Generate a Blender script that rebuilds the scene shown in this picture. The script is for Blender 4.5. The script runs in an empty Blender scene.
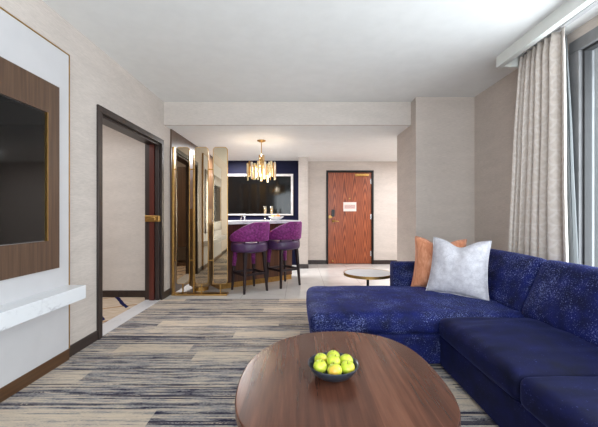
import bpy, bmesh, math, random
from mathutils import Vector, Matrix, noise as mnoise
random.seed(7)
S = bpy.context.scene
COL = S.collection
PI = math.pi

# ------------------------------------------------------------------ materials
def lin(c):
    return tuple(((v/255)/12.92 if v/255 <= .04045 else ((v/255+.055)/1.055)**2.4) for v in c)

class NT:
    def __init__(self, name, rough=.6, metal=0, spec=.5, **kw):
        self.m = bpy.data.materials.new(name); self.m.use_nodes = True
        self.t = self.m.node_tree; self.b = self.t.nodes['Principled BSDF']
        self.b.inputs['Roughness'].default_value = rough
        self.b.inputs['Metallic'].default_value = metal
        self.b.inputs['Specular IOR Level'].default_value = spec
        for k, v in kw.items():
            self.b.inputs[k.replace('_', ' ')].default_value = v
    def n(self, typ, **kw):
        nd = self.t.nodes.new(typ)
        for k, v in kw.items(): setattr(nd, k, v)
        return nd
    def l(self, a, b): self.t.links.new(a, b)
    def co(self, scale=(1, 1, 1), rot=(0, 0, 0), kind='Object'):
        tc = self.n('ShaderNodeTexCoord'); mp = self.n('ShaderNodeMapping')
        mp.inputs['Scale'].default_value = scale; mp.inputs['Rotation'].default_value = rot
        self.l(tc.outputs[kind], mp.inputs['Vector']); return mp.outputs['Vector']
    def noise(self, vec, scale=5, detail=3, rough=.5, dist=0):
        nd = self.n('ShaderNodeTexNoise'); nd.inputs['Scale'].default_value = scale
        nd.inputs['Detail'].default_value = detail; nd.inputs['Roughness'].default_value = rough
        nd.inputs['Distortion'].default_value = dist
        self.l(vec, nd.inputs['Vector']); return nd.outputs['Fac']
    def ramp(self, fac, stops, interp='LINEAR'):
        r = self.n('ShaderNodeValToRGB'); cr = r.color_ramp; cr.interpolation = interp
        while len(cr.elements) < len(stops): cr.elements.new(.5)
        for e, (p, c) in zip(cr.elements, stops):
            e.position = p; e.color = (*lin(c), 1) if len(c) == 3 else c
        self.l(fac, r.inputs['Fac']); return r.outputs['Color']
    def math(self, op, a, b=None, c=None):
        nd = self.n('ShaderNodeMath', operation=op)
        for i, v in enumerate((a, b, c)):
            if v is None: continue
            if isinstance(v, (int, float)): nd.inputs[i].default_value = v
            else: self.l(v, nd.inputs[i])
        return nd.outputs[0]
    def mix(self, fac, a, b, blend='MIX'):
        nd = self.n('ShaderNodeMix', data_type='RGBA', blend_type=blend)
        for s, v in ((nd.inputs[0], fac), (nd.inputs[6], a), (nd.inputs[7], b)):
            if isinstance(v, (int, float)): s.default_value = v
            elif isinstance(v, tuple): s.default_value = (*lin(v), 1)
            else: self.l(v, s)
        return nd.outputs[2]
    def xyz(self, vec):
        s = self.n('ShaderNodeSeparateXYZ'); self.l(vec, s.inputs[0]); return s.outputs
    def comb(self, x=0, y=0, z=0):
        nd = self.n('ShaderNodeCombineXYZ')
        for i, v in enumerate((x, y, z)):
            if isinstance(v, (int, float)): nd.inputs[i].default_value = v
            else: self.l(v, nd.inputs[i])
        return nd.outputs[0]
    def white(self, vec):
        nd = self.n('ShaderNodeTexWhiteNoise', noise_dimensions='3D'); self.l(vec, nd.inputs['Vector']); return nd.outputs['Value']
    def col(self, c):
        if isinstance(c, tuple): self.b.inputs['Base Color'].default_value = (*lin(c), 1)
        else: self.l(c, self.b.inputs['Base Color'])
        return self
    def bump(self, fac, strength=.2, dist=.01):
        bp = self.n('ShaderNodeBump'); bp.inputs['Strength'].default_value = strength
        bp.inputs['Distance'].default_value = dist
        self.l(fac, bp.inputs['Height']); self.l(bp.outputs['Normal'], self.b.inputs['Normal']); return self

def plain(name, c, rough=.5, metal=0, var=.06, scale=8, **kw):
    t = NT(name, rough, metal, **kw)
    f = t.noise(t.co(), scale, 3)
    lo = tuple(max(0, v*(1-var)) for v in c); hi = tuple(min(255, v*(1+var)) for v in c)
    return t.col(t.ramp(f, [(.3, lo), (.7, hi)])).m

def wallpaper(name, c, amp=.06):
    t = NT(name, .75, spec=.25)
    f1 = t.noise(t.co((16, 16, 240)), 1, 4, .7)
    f2 = t.noise(t.co((2.2, 2.2, 9)), 1, 2)
    f = t.math('ADD', t.math('MULTIPLY', f1, .75), t.math('MULTIPLY', f2, .25))
    lo = tuple(v*(1-amp) for v in c); hi = tuple(min(255, v*(1+amp)) for v in c)
    t.col(t.ramp(f, [(.35, lo), (.65, hi)])); t.bump(f1, .12, .003)
    return t.m

def wood(name, cols, axis='z', freq=26, rough=.35, plank=None, across=0, spec=.5, bmp=.06):
    """straight grain running along axis"""
    t = NT(name, rough, spec=spec)
    sc = {'x': (1.1, freq, freq), 'y': (freq, 1.1, freq), 'z': (freq, freq, 1.1)}[axis]
    f1 = t.noise(t.co(sc), 1, 5, .62, .15)
    f2 = t.noise(t.co(tuple(v*3.1 for v in sc)), 1, 3, .6)
    f = t.math('ADD', t.math('MULTIPLY', f1, .72), t.math('MULTIPLY', f2, .28))
    if plank:
        x = t.xyz(t.co())[across]
        pid = t.math('FLOOR', t.math('DIVIDE', x, plank))
        w = t.white(t.comb(pid, 3.3, 1.7))
        f = t.math('ADD', f, t.math('MULTIPLY', t.math('SUBTRACT', w, .5), .26))
    t.col(t.ramp(f, [(.3, cols[0]), (.5, cols[1]), (.72, cols[2])]))
    t.bump(f2, bmp, .002)
    return t.m

def cathedral(name):
    t = NT(name, .32)
    o = t.xyz(t.co())
    strip = t.math('DIVIDE', o[0], .235)
    sid = t.math('FLOOR', strip)
    px = t.math('ABSOLUTE', t.math('SUBTRACT', t.math('FRACT', strip), .5))
    w = t.white(t.comb(sid, 2.1, 4.4))
    nz = t.noise(t.co((6, 6, 1.3)), 1, 3, .5)
    arch = t.math('ADD', t.math('MULTIPLY', t.math('POWER', px, 1.6), 5.0), t.math('MULTIPLY', o[2], 1.5))
    arch = t.math('ADD', arch, t.math('ADD', t.math('MULTIPLY', nz, 1.0), t.math('MULTIPLY', w, 3)))
    wv = t.math('SINE', t.math('MULTIPLY', arch, 13))
    wv = t.math('MULTIPLY_ADD', wv, .5, .5)
    fine = t.noise(t.co((90, 90, 3)), 1, 3, .6)
    f = t.math('ADD', t.math('MULTIPLY', wv, .38), t.math('MULTIPLY', fine, .62))
    t.col(t.ramp(f, [(.22, (88, 38, 20)), (.42, (134, 64, 35)), (.75, (172, 92, 54))]))
    return t.m

M = {}
M['paper'] = wallpaper('linen wallpaper', (196, 187, 180))
M['paper_dark'] = wallpaper('taupe wallpaper', (194, 183, 175))
M['ceil'] = plain('ceiling paint', (232, 233, 232), .9, var=.01)
M['white'] = plain('white lacquer', (196, 195, 197), .45, var=.01)
M['cornice'] = plain('cornice paint', (222, 224, 220), .6, var=.01)
M['walnut'] = wood('walnut veneer', [(58, 41, 31), (84, 62, 47), (106, 82, 64)], 'z', 40)
M['walnut_wall'] = wood('walnut cladding', [(60, 42, 28), (82, 59, 40), (98, 72, 50)], 'z', 30)
M['walnut_base'] = wood('walnut plinth', [(66, 44, 26), (88, 60, 36), (104, 74, 46)], 'y', 40)
M['espresso'] = wood('espresso timber', [(34, 25, 22), (46, 35, 32), (58, 45, 40)], 'z', 40, .4)
M['espresso_h'] = wood('espresso baseboard', [(40, 30, 27), (54, 43, 39), (64, 52, 47)], 'y', 40, .4)
M['cherry'] = cathedral('cherry cathedral veneer')
M['redwood'] = wood('red door edge', [(58, 22, 16), (78, 32, 24), (92, 42, 31)], 'z', 40)
M['table'] = wood('table walnut', [(66, 38, 29), (90, 55, 41), (118, 77, 59)], 'y', 18, .26, .105, 0, bmp=.015)
M['barwood'] = wood('bar walnut', [(64, 36, 22), (94, 56, 36), (116, 74, 50)], 'z', 34, .35, .06, 0)
M['brass'] = plain('brushed brass', (186, 146, 86), .36, 1, .08, 30)
M['bronze'] = plain('bronze metal', (172, 146, 112), .5, .8, .06, 20)
M['goldtrim'] = plain('gold trim', (176, 140, 84), .35, 1)
M['blackmetal'] = plain('black metal', (26, 25, 26), .4, .6)
M['black'] = plain('black plastic', (18, 18, 20), .35)
M['chrome'] = plain('chrome', (200, 202, 206), .15, 1)
M['screen'] = plain('tv glass', (6, 7, 8), .06, 0, .02, spec=.32)
M['darkglass'] = plain('dark panel glass', (10, 9, 9), .08, 0, .02, spec=.22)
M['frame_white'] = plain('pale frame', (206, 200, 198), .4)
M['navywall'] = plain('navy lacquer', (12, 13, 42), .55, spec=.15)
M['winframe'] = plain('grey aluminium', (126, 126, 128), .5, .2)
M['gasket'] = plain('window gasket', (40, 40, 42), .6)
M['leather'] = plain('purple leather', (68, 40, 78), .42, 0, .08, 60)
M['legwood'] = wood('dark stool wood', [(24, 16, 20), (38, 26, 30), (50, 36, 40)], 'z', 40, .35)
M['ceramic'] = plain('white ceramic', (226, 226, 228), .25)
M['bowlmat'] = plain('dark glazed bowl', (44, 50, 60), .3, 0, .15, 40)
M['stem'] = plain('apple stem', (70, 52, 30), .7)
M['paperlabel'] = None

def marble(name, base=(222, 225, 229), vein=(180, 181, 187), rough=.2, sc=1.0):
    t = NT(name, rough)
    v = t.co((1*sc, 1*sc, 1.6*sc))
    a = t.noise(v, 2.2, 6, .6, 1.6)
    d = t.math('ABSOLUTE', t.math('SUBTRACT', a, .5))
    b = t.noise(v, 4, 3)
    mid = tuple((x*3+y)/4 for x, y in zip(base, vein))
    c1 = t.ramp(d, [(0, vein), (.014, mid), (.05, base)])
    mask = t.ramp(b, [(.45, (0, 0, 0)), (.62, (255, 255, 255))])
    return t.col(t.mix(mask, base, c1)).m
M['marble'] = marble('white marble')
M['marble_table'] = marble('table marble', (236, 236, 238), (214, 214, 218), .5)
M['marble_bar'] = marble('bar marble', (214, 214, 218), (170, 170, 176), .25)
M['threshold'] = marble('threshold marble', (204, 203, 206), (180, 180, 186), .3, 2)

def tiles():
    t = NT('polished floor tile', .16)
    o = t.xyz(t.co())
    sz = .61
    def joint(v, off):
        f = t.math('FRACT', t.math('ADD', t.math('DIVIDE', v, sz), off))
        return t.math('LESS_THAN', f, .008)
    j = t.math('MAXIMUM', joint(o[0], .31), joint(o[1], .1))
    n1 = t.noise(t.co(), 2.5, 5, .6, .8)
    base = t.ramp(n1, [(.3, (204, 200, 196)), (.7, (220, 217, 213))])
    t.col(t.mix(j, base, (164, 158, 152)))
    return t.m
M['tile'] = tiles()

def carpet():
    t = NT('striped carpet', .95, spec=.05)
    o = t.xyz(t.co())
    X, Y = o[0], o[1]
    # patches about 0.7 x 0.2 m, then one-row streaks of yarn colour along x
    pr = t.math('FLOOR', t.math('MULTIPLY', Y, 6.3))
    po = t.math('MULTIPLY', t.white(t.comb(pr, 7.7, 0)), 9)
    pc = t.math('FLOOR', t.math('ADD', t.math('MULTIPLY', X, 1.6), po))
    pv = t.white(t.comb(pc, pr, 3.1))
    shift = t.ramp(pv, [(0, (.49,)*3+(1,)), (.25, (.525,)*3+(1,)), (.5, (.55,)*3+(1,)), (.74, (.59,)*3+(1,)), (.87, (.66,)*3+(1,))], 'CONSTANT')
    sh = t.math('SUBTRACT', shift, .5)
    r = t.math('FLOOR', t.math('MULTIPLY', Y, 84))
    wn = t.white(t.comb(r, 1.3, .5))
    n1 = t.noise(t.comb(t.math('ADD', t.math('MULTIPLY', X, 3.4), t.math('MULTIPLY', wn, 91)), t.math('MULTIPLY', r, 7.31), 0), 1, 4, .6)
    n2 = t.noise(t.comb(t.math('MULTIPLY', X, 62), t.math('MULTIPLY', Y, 180), 2), 1, 2)
    k = t.math('ADD', t.math('ADD', t.math('MULTIPLY_ADD', t.math('SUBTRACT', wn, .5), .16, n1), sh), t.math('MULTIPLY', t.math('SUBTRACT', n2, .5), .36))
    c = t.ramp(k, [(0, (40, 39, 64)), (.345, (92, 90, 98)), (.40, (128, 126, 130)), (.46, (154, 150, 149)), (.53, (178, 168, 158)), (.60, (200, 185, 168)), (.72, (210, 194, 174))], 'CONSTANT')
    n3 = t.noise(t.comb(t.math('MULTIPLY_ADD', X, 1.5, t.math('MULTIPLY', wn, 57)), t.math('MULTIPLY', r, 3.77), 5), 1, 3, .6)
    ln = t.math('MULTIPLY', t.math('GREATER_THAN', t.white(t.comb(r, 9.9, 2.2)), .77), t.math('GREATER_THAN', t.math('ADD', n3, t.math('MULTIPLY', t.math('SUBTRACT', n2, .5), .5)), .47))
    ln = t.math('MULTIPLY', ln, t.math('LESS_THAN', pv, .87))
    c = t.mix(t.math('MULTIPLY', ln, .85), c, (38, 38, 62))
    fz = t.noise(t.co((160, 260, 160)), 1, 2)
    c = t.mix(t.math('MULTIPLY', fz, .25), c, t.mix(.5, c, (70, 66, 66)))
    t.col(c); t.bump(t.math('ADD', n1, fz), .35, .004)
    return t.m
M['carpet'] = carpet()

def bedcarpet():
    t = NT('bedroom carpet', .95, spec=.05)
    o = t.xyz(t.co())
    w = t.noise(t.co(), 3, 2)
    def line(ax, ay, per, off, wid):
        d = t.math('ADD', t.math('ADD', t.math('MULTIPLY', o[0], ax), t.math('MULTIPLY', o[1], ay)), t.math('MULTIPLY', w, .05))
        f = t.math('FRACT', t.math('ADD', t.math('DIVIDE', d, per), off))
        return t.math('LESS_THAN', f, wid)
    n = t.noise(t.co((8, 60, 8)), 1, 4)
    base = t.ramp(n, [(.3, (176, 156, 136)), (.7, (208, 192, 174))])
    c = t.mix(line(.5, -.86, .55, .3, .06), base, (164, 126, 88))
    c = t.mix(t.math('MULTIPLY', line(.77, .64, .313, .0, .15), t.math('GREATER_THAN', t.math('FRACT', t.math('MULTIPLY', o[0], 1.9)), .1)), c, (30, 31, 74))
    return t.col(c).m
M['bedcarpet'] = bedcarpet()

def flecked_velvet(name, base, fleck, thr=.6, scale=70):
    t = NT(name, .72, spec=.2, Sheen_Weight=.25, Sheen_Roughness=.35)
    t.b.inputs['Sheen Tint'].default_value = (*lin((90, 105, 190)), 1)
    v = t.co((1, 1, 1.25))
    f = t.noise(v, scale, 4, .65)
    big = t.noise(v, 5, 2)
    k = t.math('ADD', f, t.math('MULTIPLY', t.math('SUBTRACT', big, .5), .34))
    fl = t.ramp(k, [(thr, (0, 0, 0)), (thr+.07, (255, 255, 255))])
    tone = t.noise(v, 9, 3)
    b = t.ramp(tone, [(.3, tuple(x*.72 for x in base)), (.7, tuple(min(255, x*1.3) for x in base))])
    t.col(t.mix(fl, b, fleck))
    t.bump(f, .15, .003)
    return t.m
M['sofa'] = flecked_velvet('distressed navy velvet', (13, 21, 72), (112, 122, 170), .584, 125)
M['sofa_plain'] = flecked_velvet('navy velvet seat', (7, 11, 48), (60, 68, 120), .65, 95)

def velvet_purple():
    t = NT('magenta velvet', .6, spec=.25, Sheen_Weight=.6, Sheen_Roughness=.35)
    t.b.inputs['Sheen Tint'].default_value = (*lin((220, 120, 220)), 1)
    f = t.noise(t.co(), 34, 5, .7, .5)
    t.col(t.ramp(f, [(.3, (72, 20, 66)), (.5, (112, 36, 100)), (.72, (158, 70, 142))]))
    t.bump(f, .25, .004)
    return t.m
M['velvet'] = velvet_purple()

def pillow_grey():
    t = NT('silver grey crackle fabric', .6, spec=.3)
    v = t.n('ShaderNodeTexVoronoi', feature='DISTANCE_TO_EDGE'); v.inputs['Scale'].default_value = 26
    t.l(t.co(), v.inputs['Vector'])
    n = t.noise(t.co(), 18, 4, .6)
    base = t.ramp(n, [(.3, (186, 184, 192)), (.7, (216, 215, 222))])
    k = t.ramp(v.outputs['Distance'], [(0, (255, 255, 255)), (.05, (0, 0, 0))])
    t.col(t.mix(t.mix(.5, (0, 0, 0), k), base, (166, 164, 176)))
    t.bump(n, .2, .004)
    return t.m
M['pillow_grey'] = pillow_grey()
def pillow_orange():
    t = NT('rust orange fabric', .7, spec=.2, Sheen_Weight=.3)
    n = t.noise(t.co((30, 30, 8)), 1, 4, .6, 1)
    t.col(t.ramp(n, [(.3, (180, 112, 80)), (.55, (204, 138, 104)), (.75, (224, 168, 138))]))
    t.bump(n, .3, .005)
    return t.m
M['pillow_orange'] = pillow_orange()

def curtain_mat():
    t = NT('scallop jacquard', .5, spec=.35, Sheen_Weight=.3)
    uv = t.xyz(t.co((1, 1, 1), kind='UV'))
    # scale / fish-scale lattice in cloth coordinates (metres)
    sx, sz = .085, .062
    row = t.math('FLOOR', t.math('DIVIDE', uv[1], sz))
    odd = t.math('MULTIPLY', t.math('MODULO', row, 2), .5)
    fx = t.math('SUBTRACT', t.math('FRACT', t.math('ADD', t.math('DIVIDE', uv[0], sx), odd)), .5)
    fz = t.math('FRACT', t.math('DIVIDE', uv[1], sz))
    arc = t.math('SUBTRACT', fz, t.math('MULTIPLY', t.math('MULTIPLY', fx, fx), 3.4))
    edge = t.ramp(t.math('ABSOLUTE', arc), [(0, (255, 255, 255)), (.16, (255, 255, 255)), (.26, (0, 0, 0))])
    n = t.noise(t.co(), 30, 3)
    base = t.ramp(n, [(.3, (198, 187, 178)), (.7, (211, 200, 191))])
    t.col(t.mix(t.mix(.38, (0, 0, 0), edge), base, (222, 216, 212)))
    return t.m
M['curtain'] = curtain_mat()

def sheer():
    t = NT('sheer voile', .8, spec=.1)
    t.col((176, 181, 183))
    tr = t.n('ShaderNodeBsdfTranslucent'); tr.inputs['Color'].default_value = (.45, .47, .48, 1)
    mx = t.n('ShaderNodeMixShader'); mx.inputs[0].default_value = .5
    out = t.t.nodes['Material Output']
    t.l(t.b.outputs[0], mx.inputs[1]); t.l(tr.outputs[0], mx.inputs[2]); t.l(mx.outputs[0], out.inputs[0])
    return t.m
M['sheer'] = sheer()

def pane(name, tint=(1, 1, 1), refl=.12):
    m = bpy.data.materials.new(name); m.use_nodes = True
    t = m.node_tree; t.nodes.clear()
    out = t.nodes.new('ShaderNodeOutputMaterial'); mx = t.nodes.new('ShaderNodeMixShader')
    tr = t.nodes.new('ShaderNodeBsdfTransparent'); gl = t.nodes.new('ShaderNodeBsdfGlossy')
    tr.inputs[0].default_value = (*tint, 1); gl.inputs['Roughness'].default_value = .03
    mx.inputs[0].default_value = refl
    t.links.new(tr.outputs[0], mx.inputs[1]); t.links.new(gl.outputs[0], mx.inputs[2]); t.links.new(mx.outputs[0], out.inputs[0])
    return m
M['glass'] = pane('window glass', (.93, .95, .96), .1)
M['flute'] = pane('flute glass', (.95, .9, .78), .3)

def mirror_bronze():
    t = NT('bronze mirror', .03, 1)
    f = t.noise(t.co(), 3, 2)
    return t.col(t.ramp(f, [(.3, (196, 180, 156)), (.7, (204, 188, 164))])).m
M['mirror'] = mirror_bronze()

def emit(name, c, s):
    t = NT(name, .5); t.col(c)
    t.b.inputs['Emission Color'].default_value = (*lin(c), 1); t.b.inputs['Emission Strength'].default_value = s
    return t.m
M['bulb'] = emit('lamp bulb', (255, 214, 150), 14)
M['downlamp'] = emit('downlight lens', (255, 226, 190), 10)
M['crystal'] = plain('champagne crystal', (240, 218, 168), .2, 0, .1, 30, Coat_Weight=.6)
M['crystal_dark'] = plain('amber crystal', (196, 152, 88), .2, .3, .12, 30)
M['clearbar'] = plain('frosted crystal', (236, 226, 204), .12, 0, .05, 30, Coat_Weight=.8)

def apple_mat(name, blush):
    t = NT(name, .32)
    n = t.noise(t.co(), 38, 3); n2 = t.noise(t.co(), 160, 2)
    base = t.ramp(n, [(.3, (168, 190, 44)), (.55, (202, 212, 72)), (.75, (226, 218, 100))])
    spk = t.ramp(n2, [(.66, (0, 0, 0)), (.72, (255, 255, 255))])
    base = t.mix(t.mix(.4, (0, 0, 0), spk), base, (226, 222, 140))
    if blush:
        o = t.xyz(t.co())
        d = t.math('ADD', t.math('MULTIPLY', o[1], -22), t.math('MULTIPLY', t.noise(t.co(), 45, 2), .5))
        f = t.ramp(d, [(.55, (0, 0, 0)), (1.0, (255, 255, 255))])
        base = t.mix(t.mix(blush, (0, 0, 0), f), base, (240, 160, 70))
    return t.col(base).m
M['apple'] = apple_mat('green apple skin', 0)
M['apple_y'] = apple_mat('yellow green apple skin', .35)
M['apple_o'] = apple_mat('blushed apple skin', .8)
M['orange'] = plain('orange peel', (226, 136, 60), .5, 0, .1, 60)
M['lemon'] = plain('lemon peel', (226, 200, 96), .5, 0, .1, 60)

def notice_mat():
    # a small printed notice: pale sheet with a pinkish panel of fine illegible lines
    t = NT('printed notice', .5)
    o = t.xyz(t.co())
    fx = t.math('LESS_THAN', t.math('ABSOLUTE', o[0]), .125)
    band = t.math('LESS_THAN', t.math('ABSOLUTE', t.math('ADD', o[2], .0)), .045)
    ln = t.math('LESS_THAN', t.math('FRACT', t.math('DIVIDE', t.math('ADD', o[2], .3), .018)), .45)
    wd = t.noise(t.co((90, 1, 55)), 1, 1)
    ink = t.math('MULTIPLY', t.math('MULTIPLY', fx, band), t.math('MULTIPLY', ln, t.math('GREATER_THAN', wd, .42)))
    base = t.mix(t.math('MULTIPLY', fx, band), (236, 222, 216), (216, 186, 180))
    return t.col(t.mix(ink, base, (176, 140, 140))).m
M['notice'] = notice_mat()

# ------------------------------------------------------------------ mesh helpers
def bm_new(): return bmesh.new()

def xf(bm, verts, mat):
    bmesh.ops.transform(bm, matrix=mat, verts=verts)

def box(bm, x0, x1, y0, y1, z0, z1, mat=None):
    r = bmesh.ops.create_cube(bm, size=1)
    v = r['verts']
    m = Matrix.Translation(((x0+x1)/2, (y0+y1)/2, (z0+z1)/2)) @ Matrix.Diagonal((abs(x1-x0), abs(y1-y0), abs(z1-z0), 1))
    if mat is not None: m = mat @ m
    xf(bm, v, m); return bm

def cyl(bm, p0, p1, r0, r1=None, seg=20):
    p0, p1 = Vector(p0), Vector(p1); r1 = r0 if r1 is None else r1
    d = p1-p0
    r = bmesh.ops.create_cone(bm, cap_ends=True, segments=seg, radius1=r0, radius2=r1, depth=d.length)
    q = Vector((0, 0, 1)).rotation_difference(d.normalized()).to_matrix().to_4x4()
    xf(bm, r['verts'], Matrix.Translation((p0+p1)/2) @ q); return bm

def lathe(bm, prof, c=(0, 0, 0), seg=40, a0=0, close=True):
    rings = []
    for r, z in prof:
        if r < 1e-5: rings.append([bm.verts.new((c[0], c[1], c[2]+z))])
        else: rings.append([bm.verts.new((c[0]+r*math.cos(2*PI*i/seg), c[1]+r*math.sin(2*PI*i/seg), c[2]+z)) for i in range(seg)])
    for a, b in zip(rings, rings[1:]):
        for i in range(seg):
            j = (i+1) % seg
            if len(a) == 1 and len(b) == 1: continue
            if len(a) == 1: bm.faces.new((a[0], b[j], b[i]))
            elif len(b) == 1: bm.faces.new((a[i], a[j], b[0]))
            else: bm.faces.new((a[i], a[j], b[j], b[i]))
    return bm

def prism(bm, pts, z0, z1):
    """closed outline pts (x,y), extruded z0..z1"""
    a = [bm.verts.new((x, y, z0)) for x, y in pts]; b = [bm.verts.new((x, y, z1)) for x, y in pts]
    n = len(pts)
    bm.faces.new(list(reversed(a))); bm.faces.new(b)
    for i in range(n):
        j = (i+1) % n; bm.faces.new((a[i], a[j], b[j], b[i]))
    return bm

def tube(bm, pts, r, seg=10):
    pts = [Vector(p) for p in pts]; rings = []
    for i, p in enumerate(pts):
        d = (pts[min(i+1, len(pts)-1)]-pts[max(i-1, 0)]).normalized()
        up = Vector((0, 0, 1)) if abs(d.z) < .95 else Vector((1, 0, 0))
        s = d.cross(up).normalized(); u = s.cross(d)
        rr = r[i] if isinstance(r, (list, tuple)) else r
        rings.append([bm.verts.new(p+(s*math.cos(2*PI*k/seg)+u*math.sin(2*PI*k/seg))*rr) for k in range(seg)])
    for a, b in zip(rings, rings[1:]):
        for k in range(seg):
            j = (k+1) % seg; bm.faces.new((a[k], a[j], b[j], b[k]))
    bm.faces.new(list(reversed(rings[0]))); bm.faces.new(rings[-1])
    return bm

def rounded_rect(w, h, r, n=6):
    out = []
    for cx, cy, a in ((w/2-r, h/2-r, 0), (-w/2+r, h/2-r, 90), (-w/2+r, -h/2+r, 180), (w/2-r, -h/2+r, 270)):
        for i in range(n+1):
            t = math.radians(a+90*i/n); out.append((cx+r*math.cos(t), cy+r*math.sin(t)))
    return out

def obj(name, bm, mat, parent=None, bevel=0, smooth=False, loc=None, rot=None, segs=2, angle=35):
    bmesh.ops.recalc_face_normals(bm, faces=bm.faces)
    me = bpy.data.meshes.new(name); bm.to_mesh(me); bm.free()
    o = bpy.data.objects.new(name, me); COL.objects.link(o)
    me.materials.append(mat)
    if parent is not None: o.parent = parent
    if loc is not None: o.location = loc
    if rot is not None: o.rotation_euler = rot
    if smooth:
        for p in me.polygons: p.use_smooth = True
    if bevel:
        b = o.modifiers.new('bevel', 'BEVEL'); b.width = bevel; b.segments = segs; b.limit_method = 'ANGLE'; b.angle_limit = math.radians(angle)
        b.harden_normals = False
    return o

def struct(o): o['kind'] = 'structure'; return o
def tag(o, label, cat, group=None):
    o['label'] = label; o['category'] = cat
    if group: o['group'] = group
    return o
def thing(name, label, cat, loc=(0, 0, 0), rotz=0, group=None):
    o = bpy.data.objects.new(name, None); COL.objects.link(o)
    o.empty_display_size = .1
    o.location = loc; o.rotation_euler = (0, 0, rotz)
    return tag(o, label, cat, group)
def sthing(name, loc=(0, 0, 0)):
    o = bpy.data.objects.new(name, None); COL.objects.link(o); o.location = loc; o['kind'] = 'structure'; return o
def copy_tree(o, parent=None, kids=None):
    kids = [c for c in bpy.data.objects if c.parent == o]
    c = o.copy(); COL.objects.link(c)
    if parent is not None: c.parent = parent
    for k in kids: copy_tree(k, c)
    return c

# ------------------------------------------------------------------ dimensions
E = 1.15
XL, XR = -1.84, 2.305            # living room side walls
YN = -1.7                        # near wall (behind the camera)
YB = 4.443                       # bulkhead face
YC = 4.254                       # column face
XC = 1.538                       # column left side
YF = 7.52                        # far (entry) wall
HC, HS = 2.687, 2.376            # living ceiling, lowered ceiling
YT = 4.40                        # carpet / tile line

# ------------------------------------------------------------------ room shell
struct(obj('floor', box(bm_new(), -4.3, 3.8, YN-.2, YF+.2, -.12, 0), M['tile']))
carp = obj('carpet', box(bm_new(), XL, XR, YN, YT, 0, .008), M['carpet'])
tag(carp, 'fitted striped carpet in grey, beige and navy under the sofa', 'carpet')
struct(obj('ceiling', box(bm_new(), -2.04, 2.5, YN-.2, YB+.15, HC, HC+.1), M['ceil']))
struct(obj('ceiling.001', box(bm_new(), -2.04, 3.8, YB+.02, YF+.2, HS, HS+.3), M['ceil']))
b = bm_new(); box(b, XL, XC, YB, YB+.03, HS-.002, HC+.01)
struct(obj('trim_1', b, M['paper']))                     # bulkhead face
DY0, DY1, DZ = 2.96, 4.40, 2.155                          # bedroom doorway
b = bm_new()
box(b, XL-.2, XL, YN-.2, DY0+.02, 0, HC+.05); box(b, XL-.2, XL, DY1-.02, YF+.2, 0, HC+.05)
box(b, XL-.2, XL, DY0+.02, DY1-.02, DZ-.02, HC+.05)
struct(obj('wall_left', b, M['paper']))
b = bm_new()                                              # right wall with a wide window opening
WY0, WY1, WZ0, WZ1 = -1.2, 2.76, .32, 2.6
box(b, XR, XR+.2, WY1, YC+.05, 0, HC+.05); box(b, XR, XR+.2, YN-.2, WY0, 0, HC+.05)
box(b, XR, XR+.2, WY0, WY1, 0, WZ0); box(b, XR, XR+.2, WY0, WY1, WZ1, HC+.05)
struct(obj('wall_right', b, M['paper_dark']))
struct(obj('wall_column', box(bm_new(), XC, 3.8, YC, 5.07, 0, HC+.05), M['paper_dark']))
b = bm_new()                                              # near wall, with an opening for the added fill window
NX0, NX1, NZ0, NZ1 = -1.3, 1.7, .5, 2.5
box(b, XL-.2, NX0, YN-.2, YN, 0, HC+.05); box(b, NX1, XR+.2, YN-.2, YN, 0, HC+.05)
box(b, NX0, NX1, YN-.2, YN, 0, NZ0); box(b, NX0, NX1, YN-.2, YN, NZ1, HC+.05)
struct(obj('wall_near', b, M['paper']))
DX0, DX1, EZ = .642, 1.738, 2.17                           # entry door frame
b = bm_new()
box(b, -2.04, DX0+.01, YF, YF+.2, 0, HS+.05); box(b, DX1-.01, 3.8, YF, YF+.2, 0, HS+.05); box(b, DX0+.01, DX1-.01, YF, YF+.2, EZ-.01, HS+.05)
box(b, DX0+.01, DX1-.01, YF+.12, YF+.2, 0, EZ-.01)
struct(obj('wall_far', b, M['paper']))
struct(obj('wall_hall', box(bm_new(), 3.6, 3.8, 5.0, YF+.1, 0, HS+.05), M['paper']))
struct(obj('wall_partition', box(bm_new(), 0, .2, 6.92, YF+.05, 0, HS+.02), M['paper']))
struct(obj('wall_kitchen', box(bm_new(), XL, 0, 7.40, YF+.02, 0, HS+.02), M['navywall']))
struct(obj('trim_2', box(bm_new(), XL-.01, XL+.02, 4.66, 7.41, 0, HS+.01), M['walnut_wall']))   # walnut cladding of the kitchen side wall

BH = .095
b = bm_new(); box(b, XL-.01, XL+.012, 2.568, DY0+.01, 0, BH); box(b, XL-.01, XL+.012, YN, .30, 0, BH); box(b, XL-.01, XL+.012, DY1-.01, 4.66, 0, BH)
struct(obj('baseboard_left', b, M['espresso_h'], bevel=.003))
b = bm_new(); box(b, .2, DX0+.01, YF-.012, YF+.01, 0, BH); box(b, DX1-.01, 3.6, YF-.012, YF+.01, 0, BH)
box(b, -.012, .212, 6.908, 6.93, 0, BH); box(b, .19, .212, 6.92, YF, 0, BH)
struct(obj('baseboard_far', b, M['espresso'], bevel=.003))
b = bm_new(); box(b, XC-.012, 3.6, YC-.012, YC+.01, 0, BH); box(b, XC-.012, XC+.01, YC, 5.07, 0, BH); box(b, XR-.012, XR+.01, YN, YC, 0, BH)
struct(obj('baseboard_right', b, M['espresso_h'], bevel=.003))

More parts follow.
